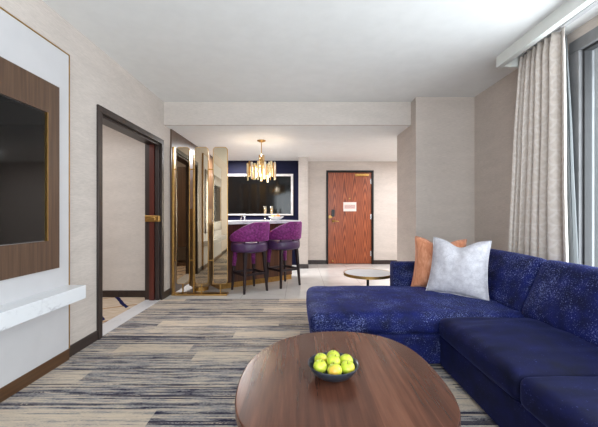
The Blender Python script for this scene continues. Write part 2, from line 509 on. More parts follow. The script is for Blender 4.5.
# bedroom beyond the doorway
struct(obj('floor.001', box(bm_new(), -4.3, XL-.2, 1.5, 4.5, 0, .008), M['bedcarpet']))
struct(obj('trim_3', box(bm_new(), XL-.2, XL, DY0+.05, DY1-.05, 0, .012), M['threshold'], bevel=.002))
struct(obj('wall_bedroom', box(bm_new(), -4.3, XL-.2, 4.5, 4.6, 0, 2.7), M['paper']))
struct(obj('wall_bedroom.001', box(bm_new(), -4.4, -4.3, 1.4, 4.6, 0, 2.7), M['paper']))
struct(obj('wall_bedroom.002', box(bm_new(), -4.3, XL-.2, 1.4, 1.5, 0, 2.7), M['paper']))
struct(obj('ceiling.002', box(bm_new(), -4.4, XL-.2, 1.4, 4.6, 2.65, 2.75), M['ceil']))
struct(obj('baseboard_bedroom', box(bm_new(), -4.3, XL-.2, 4.485, 4.505, 0, .1), M['espresso'], bevel=.003))

wr = thing('wardrobe', 'walnut wardrobe in the bedroom, seen through the doorway only in the left mirror', 'wardrobe', (-2.75, 1.505, .008))
b = bm_new(); box(b, -.69, .69, 0, .50, .42, 2.2); box(b, -.69, .69, 0, .50, 0, .06); box(b, -.69, -.66, 0, .5, .06, .42); box(b, .66, .69, 0, .5, .06, .42)
obj('body', b, M['walnut'], wr)
for sx in (-1, 1):
    dr_ = obj('door', box(bm_new(), min(sx*.004, sx*.685), max(sx*.004, sx*.685), .501, .52, .43, 2.19), M['walnut'], wr, bevel=.002)
    obj('handle', box(bm_new(), sx*.05-.006, sx*.05+.006, .52, .545, 1.0, 1.3), M['black'], dr_)

# bedroom doorway: casing, stepped jamb lining, pocket leaf edge, brass strike
d1 = sthing('door_1', (XL, (DY0+DY1)/2, 0)); hw = (DY1-DY0)/2
def casing(bm, x0, x1, w, out):
    h = hw-out
    box(bm, x0, x1, -h, -h+w, 0, DZ-out-w); box(bm, x0, x1, h-w, h, 0, DZ-out-w); box(bm, x0, x1, -h, h, DZ-out-w, DZ-out)
b = bm_new(); casing(b, -.01, .02, .062, 0)
obj('casing', b, M['espresso'], d1, bevel=.004)
b = bm_new(); casing(b, -.21, -.060, .045, .018)
casing(b, -.060, -.011, .07, .018)
obj('jamb_lining', b, M['espresso'], d1, bevel=.003)
b = bm_new(); box(b, -.135, -.075, hw-.10, hw-.02, .012, DZ-.07)
obj('pocket_door_edge', b, M['redwood'], d1)
b = bm_new(); box(b, -.19, .0, hw-.112, hw-.06, 1.055, 1.135); box(b, -.09, -.05, hw-.118, hw-.1, 1.075, 1.115)
obj('strike_plate', b, M['brass'], d1, bevel=.004)
b = bm_new(); box(b, -.13, -.02, -hw+.06, -hw+.075, 1.03, 1.14)
obj('edge_pull', b, M['black'], d1, bevel=.003)

# entry door
d2 = sthing('door_2', ((DX0+DX1)/2, YF, 0)); hx = (DX1-DX0)/2
b = bm_new(); box(b, -hx, -hx+.045, -.02, .12, 0, EZ-.045); box(b, hx-.045, hx, -.02, .12, 0, EZ-.045); box(b, -hx, hx, -.02, .12, EZ-.045, EZ)
obj('door_frame', b, M['blackmetal'], d2, bevel=.004)
obj('door_leaf', box(bm_new(), -hx+.047, hx-.047, .02, .066, .012, EZ-.048), M['cherry'], d2, bevel=.002)
b = bm_new(); box(b, .12, .44, -.015, .022, EZ-.135, EZ-.075); box(b, .18, .38, -.03, -.01, EZ-.125, EZ-.085)
obj('door_closer', b, M['brass'], d2, bevel=.006)
for z in (.25, 1.1, 1.92):
    b = bm_new(); cyl(b, (hx-.05, .01, z-.06), (hx-.05, .01, z+.06), .011, seg=10); box(b, hx-.075, hx-.03, .012, .022, z-.06, z+.06)
    obj('hinge', b, M['chrome'], d2)
b = bm_new(); prism(b, rounded_rect(.075, .17, .03), 0, .03)
xf(b, b.verts[:], Matrix.Translation((-.39, .02, 1.18)) @ Matrix.Rotation(PI/2, 4, 'X'))
lk = obj('lock_reader', b, M['black'], d2, bevel=.004)
b = bm_new(); cyl(b, (-.385, .02, 1.0), (-.385, -.004, 1.0), .036); cyl(b, (-.385, 0, 1.0), (-.385, -.05, 1.0), .012)
tube(b, [(-.385, -.05, 1.0), (-.34, -.053, 1.0), (-.29, -.05, .995), (-.262, -.045, .985)], [.013, .012, .011, .009])
obj('door_handle', b, M['brass'], d2, smooth=True)
b = bm_new(); box(b, -.49, -.44, -.008, .022, 1.06, 1.13); box(b, -.5, -.42, -.03, -.005, 1.075, 1.105)
obj('security_latch', b, M['brass'], d2, bevel=.004)
b = bm_new(); cyl(b, (-.005, .02, 1.52), (-.005, .006, 1.52), .016, seg=16)
obj('peephole', b, M['brass'], d2)
n_ = obj('notice', box(bm_new(), -.15, .15, -.004, .004, -.105, .105), M['notice'], d2, loc=(.0, .016, 1.33))
n_['label'] = 'pale printed evacuation style notice on the door'
b = bm_new(); lathe(b, [(0, .0), (.018, 0), (.018, .02), (.01, .035), (0, .037)], (-.4, -.01, .06), 14)
obj('door_stop', b, M['brass'], d2)
del n_['label']; n_['label'] = 'pale pink printed notice'

# ------------------------------------------------------------------ windows
def window(name, horiz, a0, a1, z0, z1, pos, mull):
    w = sthing(name, (0, 0, 0))
    def bx(bm, s0, s1, d0, d1, za, zb):
        if horiz: box(bm, s0, s1, pos-d1, pos-d0, za, zb)
        else: box(bm, pos+d0, pos+d1, s0, s1, za, zb)
    b = bm_new()
    bx(b, a0, a0+.1, -.01, .12, z0+.08, z1-.1); bx(b, a1-.1, a1, -.01, .12, z0+.08, z1-.1)
    bx(b, a0, a1, -.01, .12, z0, z0+.08); bx(b, a0, a1, -.01, .12, z1-.1, z1)
    for m in mull: bx(b, m-.04, m+.04, 0, .11, z0+.08, z1-.1)
    obj('window_frame', b, M['winframe'], w, bevel=.006)
    b = bm_new()
    ed = [a0+.1]+[q for m in mull for q in (m-.04, m+.04)]+[a1-.1]
    for s0, s1 in zip(ed[::2], ed[1::2]):
        bx(b, s0, s0+.02, .02, .08, z0+.10, z1-.12); bx(b, s1-.02, s1, .02, .08, z0+.10, z1-.12)
        bx(b, s0, s1, .02, .08, z1-.12, z1-.1); bx(b, s0, s1, .02, .08, z0+.08, z0+.1)
    obj('gasket', b, M['gasket'], w)
    for s0, s1 in zip(ed[::2], ed[1::2]):
        b = bm_new(); bx(b, s0+.015, s1-.015, .045, .055, z0+.09, z1-.11)
        obj('glass_pane', b, M['glass'], w)
    return w
window('window_1', False, WY0, WY1, WZ0, WZ1, XR, [.1, 1.4])
window('window_added', True, NX0, NX1, NZ0, NZ1, YN, [.2])  # window added behind the camera to let in frontal fill

# cornice hiding the curtain track, and the track
b = bm_new(); box(b, 1.93, 1.955, YN, 3.17, HC-.105, HC+.005); box(b, 1.955, XR+.005, 3.145, 3.17, HC-.105, HC+.005)
box(b, 1.955, 1.985, YN, 3.145, HC-.105, HC-.092)
struct(obj('trim_4', b, M['cornice']))
ct = obj('curtain_track', box(bm_new(), 2.12, 2.16, YN+.02, 3.14, HC-.02, HC), M['white'])
tag(ct, 'white curtain track on the ceiling inside the cornice', 'curtain track')

# ------------------------------------------------------------------ curtain
def drape(name, mat, y0t, y1t, y0b, y1b, x0, folds, amp, z0, z1, seed, head=True, thick=.004):
    NU, NV = folds*16, 60
    rnd = random.Random(seed)
    ph = [rnd.uniform(-.35, .35) for _ in range(folds+2)]
    am = [rnd.uniform(.65, 1.15) for _ in range(folds+2)]
    bm = bmesh.new(); uvl = bm.loops.layers.uv.new('cloth')
    grid = []; cloth = folds*.19
    for j in range(NV+1):
        v = j/NV; z = z0+(z1-z0)*v; row = []
        k = v**1.5
        for i in range(NU+1):
            u = i/NU; f = folds*(u**1.3 if head else u); a = min(int(f), folds)
            t = f-int(f)
            aa = am[a]*(1-t)+am[a+1]*t; pp = ph[a]*(1-t)+ph[a+1]*t
            y = (y0b+(y1b-y0b)*u)*(1-k)+(y0t+(y1t-y0t)*u)*k
            w = math.sin(2*PI*(f-.25+pp*min(1, f)*(1-v*.6)))
            x = x0+amp*aa*w*(1-.25*v)
            y += .022*aa*math.sin(4*PI*f+1.0)*(1-v)
            if head and v > .955:                           # pinch pleats under the heading tape
                q = (v-.955)/.045
                x = x*(1-.35*q)+(x0+.018*math.sin(6*PI*f))*.35*q
            x += .012*mnoise.noise((y*3, z*1.1, seed))
            row.append((bm.verts.new((x, y, z)), u*cloth, z))
        grid.append(row)
    for j in range(NV):
        for i in range(NU):
            q = (grid[j][i], grid[j][i+1], grid[j+1][i+1], grid[j+1][i])
            f = bm.faces.new([a[0] for a in q])
            for lp, a in zip(f.loops, q): lp[uvl].uv = (a[1], a[2])
    o = obj(name, bm, mat, smooth=True)
    s = o.modifiers.new('solid', 'SOLIDIFY'); s.thickness = thick
    return o
cu = drape('curtain', M['curtain'], 2.59, 3.10, 2.53, 3.28, 2.14, 7, .055, .02, HC-.03, 3)
tag(cu, 'pleated beige and silver scallop-patterned curtain hanging by the window', 'curtain')
sh = drape('sheer_curtain', M['sheer'], 2.72, 2.98, 2.61, 2.98, 2.255, 6, .014, .02, HC-.03, 5, False, .002)
tag(sh, 'thin white sheer curtain gathered behind the patterned curtain', 'curtain')

# ------------------------------------------------------------------ media wall
PX = .03
mw = thing('media_wall_panel', 'white media wall panel with walnut surround, left of the doorway', 'wall panel', (XL, 1.2, 0))
PZ = 2.40
b = bm_new(); box(b, -.005, PX, -.90, 1.362, BH, PZ)
# recess for the walnut surround is simply faced by it
obj('panel', b, M['white'], mw)
b = bm_new(); box(b, -.004, PX+.004, 1.36, 1.368, BH, PZ+.006); box(b, -.004, PX+.004, -.906, 1.368, PZ, PZ+.01); box(b, -.004, PX+.004, -.91, -.90, BH, PZ+.006)
obj('edge_trim', b, M['goldtrim'], mw)
b = bm_new(); box(b, -.005, PX+.004, -.90, 1.362, .002, BH)
obj('plinth', b, M['walnut_base'], mw)
WZa, WZb, Wy0, Wy1 = .752, 2.10, -.76, 1.234
TZa, TZb, Ty0, Ty1 = .961, 1.879, -.635, 1.123
b = bm_new()
box(b, PX-.002, PX+.02, Ty1, Wy1, WZa, WZb); box(b, PX-.002, PX+.02, Wy0, Ty0, WZa, WZb)
box(b, PX-.002, PX+.02, Ty0, Ty1, TZb, WZb); box(b, PX-.002, PX+.02, Ty0, Ty1, WZa, TZa)
obj('walnut_surround', b, M['walnut'], mw)
b = bm_new(); e = .008
box(b, PX-.002, PX+.022, Ty1-e, Ty1+.001, TZa, TZb); box(b, PX-.002, PX+.022, Ty0-.001, Ty0+e, TZa, TZb)
obj('recess_trim', b, M['goldtrim'], mw)
tv = thing('television', 'large black flat television set into the walnut surround', 'television', (XL+PX, 1.2+(Ty0+Ty1)/2, TZa))
hh, hl = TZb-TZa, (Ty1-Ty0)/2
obj('housing', box(bm_new(), .0, .008, -hl+.006, hl-.006, .003, hh-.003), M['black'], tv)
obj('screen', box(bm_new(), .008, .011, -hl+.014, hl-.014, .010, hh-.010), M['screen'], tv)
sf = obj('floating_shelf', box(bm_new(), XL+PX, XL+.18, .34, 2.54, .497, .60), M['marble'], bevel=.004)
tag(sf, 'white marble floating shelf below the television', 'shelf')

# ------------------------------------------------------------------ mirror screen
ms = thing('mirror_screen', 'brass room divider screen holding three tall bronze mirrors', 'room divider', (-1.40, 4.66, 0))
b = bm_new(); box(b, -.40, .385, -.06, .06, 0, .022)
obj('base_bar', b, M['brass'], ms, bevel=.003)
def mpanel(xc, w, z0, z1, y):
    fr = bpy.data.objects.new('mirror_panel', None); COL.objects.link(fr); fr.parent = ms; fr.location = (xc, y, 0)
    fr.rotation_euler = (0, 0, math.radians(2.0))
    def face(ww, hh, r, d0, d1):
        b = bm_new(); prism(b, rounded_rect(ww, hh, r), 0, d1-d0)
        xf(b, b.verts[:], Matrix.Translation((0, d1, (z0+z1)/2)) @ Matrix.Rotation(PI/2, 4, 'X')); return b
    obj('mirror_frame', face(w, z1-z0, .045, -.009, .009), M['brass'], fr)
    obj('mirror_glass', face(w-.016, z1-z0-.016, .038, -.0115, -.008), M['mirror'], fr)
    b = bm_new(); box(b, -.009, .009, -.009, .009, .02, z0+.01)
    obj('foot', b, M['brass'], fr)
for px0, px1 in ((176.0, 189.6), (194.7, 208.4), (213.0, 227.7)):
    s = 70.0
    mpanel(((px0+px1)/2-298.5)/s+1.40, (px1-px0)/s, .155, 2.115, -.01)
b = bm_new(); box(b, -.405, -.375, -.03, .03, .02, 2.115)
obj('end_post', b, M['brass'], ms, bevel=.003)
b = bm_new(); box(b, -.125, -.105, .03, .055, .02, 2.02)
obj('post', b, M['brass'], ms, bevel=.003)
for z in (.49, 1.80):
    b = bm_new(); box(b, -.40, .38, .01, .028, z-.008, z+.008)
    obj('rail', b, M['brass'], ms)
pl = thing('bronze_pillar', 'round bronze pillar standing behind the mirror screen', 'pillar', (-1.50, 4.98, 0))
b = bm_new(); lathe(b, [(0, .0), (.12, 0), (.12, .06), (.0, .06)], seg=40); obj('base_ring', b, M['brass'], pl)
b = bm_new(); lathe(b, [(0, .06), (.14, .06), (.17, .085), (.17, 1.22), (.165, 1.235), (0, 1.235)], seg=48)
obj('body', b, M['bronze'], pl, smooth=True).modifiers.new('es', 'EDGE_SPLIT')

# ------------------------------------------------------------------ bar
BA = math.radians(36.87)
BO = Vector((-.116, 5.79, 0))
def bw(u, n, z=0):
    return Vector((BO.x+u*.8-n*.6, BO.y+u*.6+n*.8, z))
bar = thing('bar_counter', 'walnut bar counter with a white marble top behind the purple stools', 'bar counter', BO, BA)
obj('cabinet', box(bm_new(), -1.36, 0, 0, .52, .085, 1.0), M['barwood'], bar)
obj('kick_plate', box(bm_new(), -1.36, -.002, .012, .50, 0, .085), M['brass'], bar)
obj('countertop', box(bm_new(), -1.40, .06, -.18, .58, 1.0, 1.05), M['marble_bar'], bar, bevel=.004)

# stools ------------------------------------------------------------
def make_stool(label, loc, rot):
    r = thing('bar_stool', label, 'bar stool', loc, rot, 'purple velvet bar stools at the bar')
    # local +y faces the bar, back on -y
    a = .185
    for sx in (-1, 1):
        for sy in (-1, 1):
            b = bm_new()
            t0 = Vector((sx*(a-.03), sy*(a-.03), .60)); t1 = Vector((sx*(a+.008), sy*(a+.008), 0))
            v = []
            for p, h in ((t1, .014), (t0, .024)):
                v.append([b.verts.new(p+Vector((dx*h, dy*h, 0))) for dx, dy in ((-1, -1), (1, -1), (1, 1), (-1, 1))])
            b.faces.new(v[0][::-1]); b.faces.new(v[1])
            for i in range(4): b.faces.new((v[0][i], v[0][(i+1) % 4], v[1][(i+1) % 4], v[1][i]))
            lg = obj('leg', b, M['legwood'], r, bevel=.003)
            if sy > 0:
                b = bm_new()
                p0 = t1.lerp(t0, .62); p1 = t1.lerp(t0, .985)
                cyl(b, p0, p1, .026, .034, 16)  # purple cone round the upper part of each front leg
                k = obj('leg_upper', b, M['velvet'], lg, smooth=True); k['label'] = 'purple upper part of a front leg'
    b = bm_new(); q = a-.006; z = .27; w = .011
    for s in (-1, 1):
        box(b, -q, q, s*q-w, s*q+w, z-.018, z+.018); box(b, s*q-w, s*q+w, -q, q, z-.018, z+.018)
    obj('footrest', b, M['legwood'], r, bevel=.002)
    b = bm_new(); lathe(b, [(0, .585), (.20, .585), (.20, .60), (0, .60)]); obj('seat_frame', b, M['legwood'], r)
    b = bm_new(); R = .275
    lathe(b, [(0, .60), (R-.02, .60), (R-.004, .612), (R, .64), (R, .70), (R-.006, .725), (R-.03, .743), (R-.10, .752), (0, .755)], seg=56)
    obj('seat', b, M['leather'], r, smooth=True)
    # wrap-around velvet back
    b = bm_new(); N = 56; half = math.radians(128); prof = []
    for i in range(N+1):
        t = -half+2*half*i/N; f = abs(t)/half
        zt = .775+.05+.215*(1-max(0, (f-.30)/.70)**1.2); zb = .757
        endk = 1 if f < .97 else .6
        ro, ri = .303, .258
        d = Vector((math.sin(t+.42), -math.cos(t+.42), 0))
        top = zt
        ring = []
        pts = [(ri+.006, zb+.012), (ri, (zb+top)/2), (ri+.004, top-.022), (ri+.018, top-.004), ((ri+ro)/2, top), (ro-.012+.008, top-.006), (ro+.006, top-.028), (ro+.002, (zb+top)/2), (ro-.008, zb+.012), (ro-.02, zb), (ri+.02, zb)]
        for rad, zz in pts:
            rr = (ri+ro)/2+(rad-(ri+ro)/2)*endk
            ring.append(b.verts.new(d*rr+Vector((0, 0, zz))))
        prof.append(ring)
    n = len(prof[0])
    for p, q_ in zip(prof, prof[1:]):
        for i in range(n): b.faces.new((p[i], p[(i+1) % n], q_[(i+1) % n], q_[i]))
    b.faces.new(prof[0]); b.faces.new(prof[-1][::-1])
    obj('backrest', b, M['velvet'], r, smooth=True)
    for t in (-.8, 0, .84, 1.6):
        b = bm_new(); d = Vector((math.sin(t), -math.cos(t), 0)); cyl(b, d*.235+Vector((0, 0, .68)), d*.279+Vector((0, 0, .80)), .012, seg=10)
        obj('back_support', b, M['legwood'], r)
    return r
st = make_stool('purple velvet bar stool on the left, beside the mirror screen', (-.745, 4.935, 0), BA+.02)
st2 = copy_tree(st); st2.location = (-.252, 5.31, 0); st2.rotation_euler = (0, 0, BA+.06)
st2['label'] = 'purple velvet bar stool on the right, at the open end of the bar'

# things on the bar
def flute(u, n, label):
    f = thing('champagne_flute', label, 'glass', bw(u, n, 1.05), 0, 'flutes on the bar')
    b = bm_new(); lathe(b, [(0, 0), (.032, 0), (.032, .004), (.006, .01), (.005, .09), (0, .09)], seg=20); obj('foot', b, M['flute'], f, smooth=True)
    b = bm_new(); lathe(b, [(0, .09), (.012, .094), (.026, .125), (.029, .17), (.026, .25), (.023, .25), (.026, .17), (.022, .13), (0, .10)], seg=20); obj('cup', b, M['flute'], f, smooth=True)
    b = bm_new(); lathe(b, [(0, .102), (.021, .131), (.0245, .17), (.0235, .21), (0, .21)], seg=20); obj('drink', b, M['lemon'], f, smooth=True)
flute(-.296, .43, 'champagne flute with pale gold drink on the bar, left of the two')
flute(-.195, .37, 'champagne flute with pale gold drink on the bar, right of the two')
bl = obj('fruit_bowl', lathe(bm_new(), [(0, 0), (.05, 0), (.055, .008), (.10, .03), (.135, .06), (.138, .066), (.13, .064), (.095, .036), (.05, .016), (0, .014)], seg=40), M['ceramic'], smooth=True, loc=bw(-.25, .135, 1.05))
tag(bl, 'shallow white bowl on the marble bar top', 'bowl')
for i, (dx, dy, dz, r, mt, lb) in enumerate((( .03, -.02, .062, .044, 'orange', 'orange round fruit in the white bowl on the bar'),
                                          (-.055, .0, .056, .036, 'lemon', 'pale yellow fruit in the white bowl, left of the orange fruit'))):
    b = bm_new(); bmesh.ops.create_uvsphere(b, u_segments=20, v_segments=12, radius=r)
    p = bw(-.25, .135, 1.05)+Vector((dx, dy, dz))
    tag(obj('fruit', b, M[mt], smooth=True, loc=p), lb, 'fruit')
p = bw(-.869, .20, 1.05)
b = bm_new(); tube(b, [(-.03, 0, 0), (-.031, 0, .05), (-.022, 0, .075), (0, 0, .088), (.022, 0, .075), (.03, 0, .05), (.031, 0, .012)], .011)
cyl(b, (-.03, 0, 0), (-.03, 0, .008), .022)
fc = obj('faucet', b, M['chrome'], smooth=True, loc=p); tag(fc, 'small silver arched tap on the marble bar top', 'tap')

# framed dark glass on the navy wall
gp = thing('framed_glass_panel', 'dark glass panel in a pale frame on the navy wall', 'wall panel', (-.98, 7.40, 1.13))
b = bm_new(); w2, hg, t = .86, .94, .052
box(b, -w2, w2, -.035, .0, 0, t-.02); box(b, -w2, w2, -.035, .0, hg-t, hg); box(b, -w2, -w2+t, -.035, 0, t-.02, hg-t); box(b, w2-t, w2, -.035, 0, t-.02, hg-t)
obj('frame', b, M['frame_white'], gp, bevel=.006)
obj('glass', box(bm_new(), -w2+.02, w2-.02, -.015, 0, .02, hg-.02), M['darkglass'], gp)

# ------------------------------------------------------------------ chandelier
CX, CY = -.614, 5.38
ch = thing('chandelier', 'gold chandelier of hanging crystal bars above the bar', 'chandelier', (CX, CY, HS))
obj('canopy', lathe(bm_new(), [(0, 0), (.07, 0), (.07, -.012), (.03, -.03), (0, -.03)], seg=28), M['brass'], ch, smooth=True)
obj('rod', cyl(bm_new(), (0, 0, -.02), (0, 0, -.44), .007, seg=10), M['brass'], ch)
b = bm_new(); cyl(b, (0, 0, -.44), (0, 0, -.27), .028, .022, 14)
for k in range(5):
    a = 2*PI*k/5; box(b, -.008, .008, -.004, .004, -.46, -.24, Matrix.Translation((.04*math.cos(a), .04*math.sin(a), 0)) @ Matrix.Rotation(a, 4, 'Z'))
obj('centre_stem', b, M['brass'], ch)
def ring(r, z, h, t):
    b = bm_new(); lathe(b, [(r-t, z), (r, z), (r, z+h), (r-t, z+h), (r-t, z)], seg=48); return b
b = ring(.225, -.445, .02, .012)
for k in range(4):
    a = PI/2*k+.4; tube(b, [(0, 0, -.435), (.22*math.cos(a), .22*math.sin(a), -.435)], .006, 8)
obj('outer_ring', b, M['brass'], ch); obj('inner_ring', ring(.14, -.445, .02, .012), M['brass'], ch)
rnd = random.Random(4)
for N, R, base in ((26, .235, 0), (14, .15, .05)):
    for k in range(N):
        a = 2*PI*k/N
        top = -.385+rnd.choice((0, -.025, .02)); ln = rnd.choice((.20, .235, .265))-base*.4
        mt = M[('crystal', 'clearbar', 'crystal_dark', 'crystal')[(k*7+N) % 4]]
        b = bm_new(); box(b, -.006, .006, -.017, .017, top-ln, top, Matrix.Rotation(a, 4, 'Z') @ Matrix.Translation((R, 0, 0)))
        obj('crystal_bar', b, mt, ch, bevel=.003)
for k in range(4):
    a = PI/2*k+.8
    b = bm_new(); bmesh.ops.create_uvsphere(b, u_segments=12, v_segments=8, radius=.02)
    obj('bulb', b, M['bulb'], ch, smooth=True, loc=(.085*math.cos(a), .085*math.sin(a), -.50))

# ------------------------------------------------------------------ cushions
def smooth_wr(p, seed, s, a):
    return a*mnoise.noise((p[0]*s+seed, p[1]*s+seed*2, p[2]*s))
def cushion(lx, ly, lz, r=.04, crown=.02, n=18, seed=1, wrinkle=.006, bottom=.2, bow=.0, wscale=(6, 6)):
    bm = bmesh.new()
    bmesh.ops.create_cube(bm, size=2)
    bmesh.ops.subdivide_edges(bm, edges=bm.edges[:], cuts=n, use_grid_fill=True)
    hx_, hy, hz = lx/2, ly/2, lz/2
    for v in bm.verts:
        u = v.co.copy()
        # spread the rows so that the rounded rims get enough of them
        g = [math.copysign(1-(1-abs(c))**1.35, c) for c in u]
        p = Vector((g[0]*hx_, g[1]*hy, g[2]*hz))
        c = Vector((max(-hx_+r, min(hx_-r, p.x)), max(-hy+r, min(hy-r, p.y)), max(-hz+r, min(hz-r, p.z))))
        d = p-c
        if d.length > 1e-9:
            p = c+d.normalized()*r
        fx, fy = p.x/hx_, p.y/hy
        k = max(0, 1-fx*fx)**.7*max(0, 1-fy*fy)**.7
        if p.z > 0: p.z += crown*k
        else: p.z -= crown*bottom*k
        fz = p.z/hz
        p.x += bow*math.copysign(1, p.x)*max(0, 1-fz*fz)*max(0, 1-fy*fy)*abs(fx)
        p.y += bow*math.copysign(1, p.y)*max(0, 1-fz*fz)*max(0, 1-fx*fx)*abs(fy)
        w = wrinkle*(mnoise.noise((p.x*wscale[0]+seed, p.y*wscale[1], p.z*5))+.5*mnoise.noise((p.x*wscale[0]*2.3, p.y*wscale[1]*2.3+seed, p.z*9)))
        if p.z > -hz*.6: p.z += w
        v.co = p
    return bm

# ------------------------------------------------------------------ sectional sofa
SO = Vector((1.5, 1.95, .008))
so = thing('sectional_sofa', 'navy blue velvet sectional sofa with chaise below the window', 'sofa', SO)
def W(x, y, z): return Vector((x, y, z))-SO
def wbox(x0, x1, y0, y1, z0, z1):
    b = bm_new(); a = W(x0, y0, z0); c = W(x1, y1, z1); return box(b, a.x, c.x, a.y, c.y, a.z, c.z)
YS0 = .02
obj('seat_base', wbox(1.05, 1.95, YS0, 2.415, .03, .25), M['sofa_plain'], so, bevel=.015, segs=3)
obj('chaise_base', wbox(.105, 1.95, 2.42, 3.43, .03, .255), M['sofa'], so, bevel=.02, segs=3)
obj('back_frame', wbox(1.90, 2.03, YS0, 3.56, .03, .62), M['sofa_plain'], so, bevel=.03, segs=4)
obj('chaise_back', wbox(1.0, 2.03, 3.43, 3.58, .03, .64), M['sofa'], so, bevel=.03, segs=4)
for x, y in ((1.1, .1), (1.1, 2.35), (.16, 2.5), (.16, 3.36), (1.9, .1), (1.95, 3.5)):
    b = bm_new(); p = W(x, y, .008); box(b, p.x-.03, p.x+.03, p.y-.03, p.y+.03, 0, .04); obj('foot', b, M['legwood'], so)
obj('chaise_cushion', cushion(1.78, 1.02, .155, .06, .03, 26, 3, .008, 0, .012), M['sofa'], so, smooth=True, loc=W(.975, 2.925, .322))
for i, (y0, y1) in enumerate(((1.548, 2.408), (.69, 1.54), (-.0, .68))):
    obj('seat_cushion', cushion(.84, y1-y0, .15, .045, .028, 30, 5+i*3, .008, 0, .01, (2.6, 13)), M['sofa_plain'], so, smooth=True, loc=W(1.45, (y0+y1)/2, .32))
for i, (y0, y1) in enumerate(((2.48, 3.40), (1.58, 2.485), (.68, 1.575), (.03, .675))):
    b = cushion(.48, y1-y0, .17, .06, .035, 22, 21+i*5, .007, .4, .01)
    # built lying flat: local x = height, z = thickness
    o = obj('back_cushion', b, M['sofa'], so, smooth=True, loc=W(1.84, (y0+y1)/2, .574))
    o.rotation_euler = (0, -PI/2+math.radians(24), 0)

# ------------------------------------------------------------------ pillows
def pillow(name, mat, w, h, t, loc, rot, label, chop, seed):
    bm = bmesh.new(); N = 28; sides = []
    for sgn in (1, -1):
        g = []
        for j in range(N+1):
            row = []
            for i in range(N+1):
                u, v = -1+2*i/N, -1+2*j/N
                x = w/2*u*(1-.09*(1-v*v)); z = h/2*v*(1-.08*(1-u*u))
                z -= chop*max(0, v)**2*math.exp(-(u/.42)**2); x *= 1-.035*(v+1)
                prof = max(0, (1-abs(u)**2.6))**.62*max(0, (1-abs(v)**2.6))**.62
                y = sgn*t/2*prof
                if sgn < 0: y += .35*chop*prof*math.exp(-(u/.2)**2)*max(0, v+.2)
                y += .010*prof*(mnoise.noise((u*3+seed, v*3, seed))+.6*mnoise.noise((u*7+v*4, v*6+seed, 2.2)))
                row.append((x, y, z))
            g.append(row)
        sides.append(g)
    vs = {}
    def V(s, i, j):
        edge = i in (0, N) or j in (0, N)
        k = (0 if edge else s, i, j)
        if k not in vs: vs[k] = bm.verts.new(sides[0 if edge else s][j][i])
        return vs[k]
    for s in (0, 1):
        for j in range(N):
            for i in range(N): bm.faces.new((V(s, i, j), V(s, i+1, j), V(s, i+1, j+1), V(s, i, j+1)))
    bnd = [vs[k].co.copy() for k in ([(0, i, 0) for i in range(N)]+[(0, N, j) for j in range(N)]+[(0, N-i, N) for i in range(N)]+[(0, 0, N-j) for j in range(N)])]
    r = thing(name, label, 'pillow', loc)
    r.rotation_euler = rot
    body = obj('cover', bm, mat, r, smooth=True)
    b2 = bm_new(); tube(b2, bnd+[bnd[0]], .005, 8); obj('piping', b2, mat, r, smooth=True)
    return r
pillow('throw_pillow', M['pillow_grey'], .53, .53, .20, (1.465, 2.98, .665), (math.radians(-14), math.radians(1.5), math.radians(-40)),
       'light grey throw pillow in front of the orange pillow on the chaise', .065, 1.3)
pillow('throw_pillow', M['pillow_orange'], .52, .52, .17, (1.415, 3.265, .655), (math.radians(-6), math.radians(3), math.radians(-14)),
       'rust orange throw pillow partly hidden behind the grey pillow', .075, 4.1)

# ------------------------------------------------------------------ side table
sd = thing('side_table', 'small round white-topped side table with brass rim behind the chaise', 'side table', (.83, 3.89, .008))
obj('table_top', lathe(bm_new(), [(0, .425), (.278, .425), (.278, .447), (0, .447)], seg=64), M['marble_table'], sd)
obj('rim', lathe(bm_new(), [(.278, .418), (.288, .418), (.288, .449), (.278, .449), (.278, .418)], seg=64), M['brass'], sd)
obj('stem', cyl(bm_new(), (0, 0, .01), (0, 0, .426), .016, seg=16), M['blackmetal'], sd)
obj('base', lathe(bm_new(), [(0, 0), (.17, 0), (.17, .01), (.03, .02), (0, .02)], seg=48), M['blackmetal'], sd)

# ------------------------------------------------------------------ coffee table
tz = .40
tc = (.2, 1.45)
half_ = [(-.264, 1.52), (-.240, 1.70), (-.174, 1.839), (-.082, 1.963), (.079, 2.063), (.277, 2.087), (.46, 2.035), (.569, 1.936), (.639, 1.773), (.655, 1.55),
        (.645, 1.36), (.612, 1.236), (.57, 1.165), (.49, 1.05), (.37, .965), (.2, .93), (.02, .955), (-.10, 1.035), (-.189, 1.148), (-.226, 1.216), (-.257, 1.335)]
ctrl = half_
def crom(P, n=8):
    out = []
    L = len(P)
    for i in range(L):
        p0, p1, p2, p3 = (Vector((*P[(i+k-1) % L], 0)) for k in range(4))
        for j in range(n):
            t = j/n
            q = .5*((2*p1)+(p2-p0)*t+(2*p0-5*p1+4*p2-p3)*t*t+(3*p1-p0-3*p2+p3)*t**3)
            out.append((q.x-tc[0], q.y-tc[1]))
    return out
def relax(P, it=6):
    for _ in range(it):
        P = [((P[i-1][0]+2*P[i][0]+P[(i+1) % len(P)][0])/4, (P[i-1][1]+2*P[i][1]+P[(i+1) % len(P)][1])/4) for i in range(len(P))]
    return P
out = [(x*1.012, y*1.012) for x, y in relax(crom(ctrl), 14)]
ctb = thing('coffee_table', 'round-cornered walnut coffee table in front of the sofa', 'coffee table', (tc[0], tc[1], .008))
obj('tabletop', prism(bm_new(), out, tz-.046, tz-.008), M['table'], ctb, bevel=.006, segs=3)
sc_ = lambda k: [(x*k, y*k) for x, y in out]
obj('apron', prism(bm_new(), sc_(.86), tz-.075, tz-.045), M['espresso'], ctb)
obj('plinth', prism(bm_new(), sc_(.60), 0, tz-.07), M['espresso'], ctb)

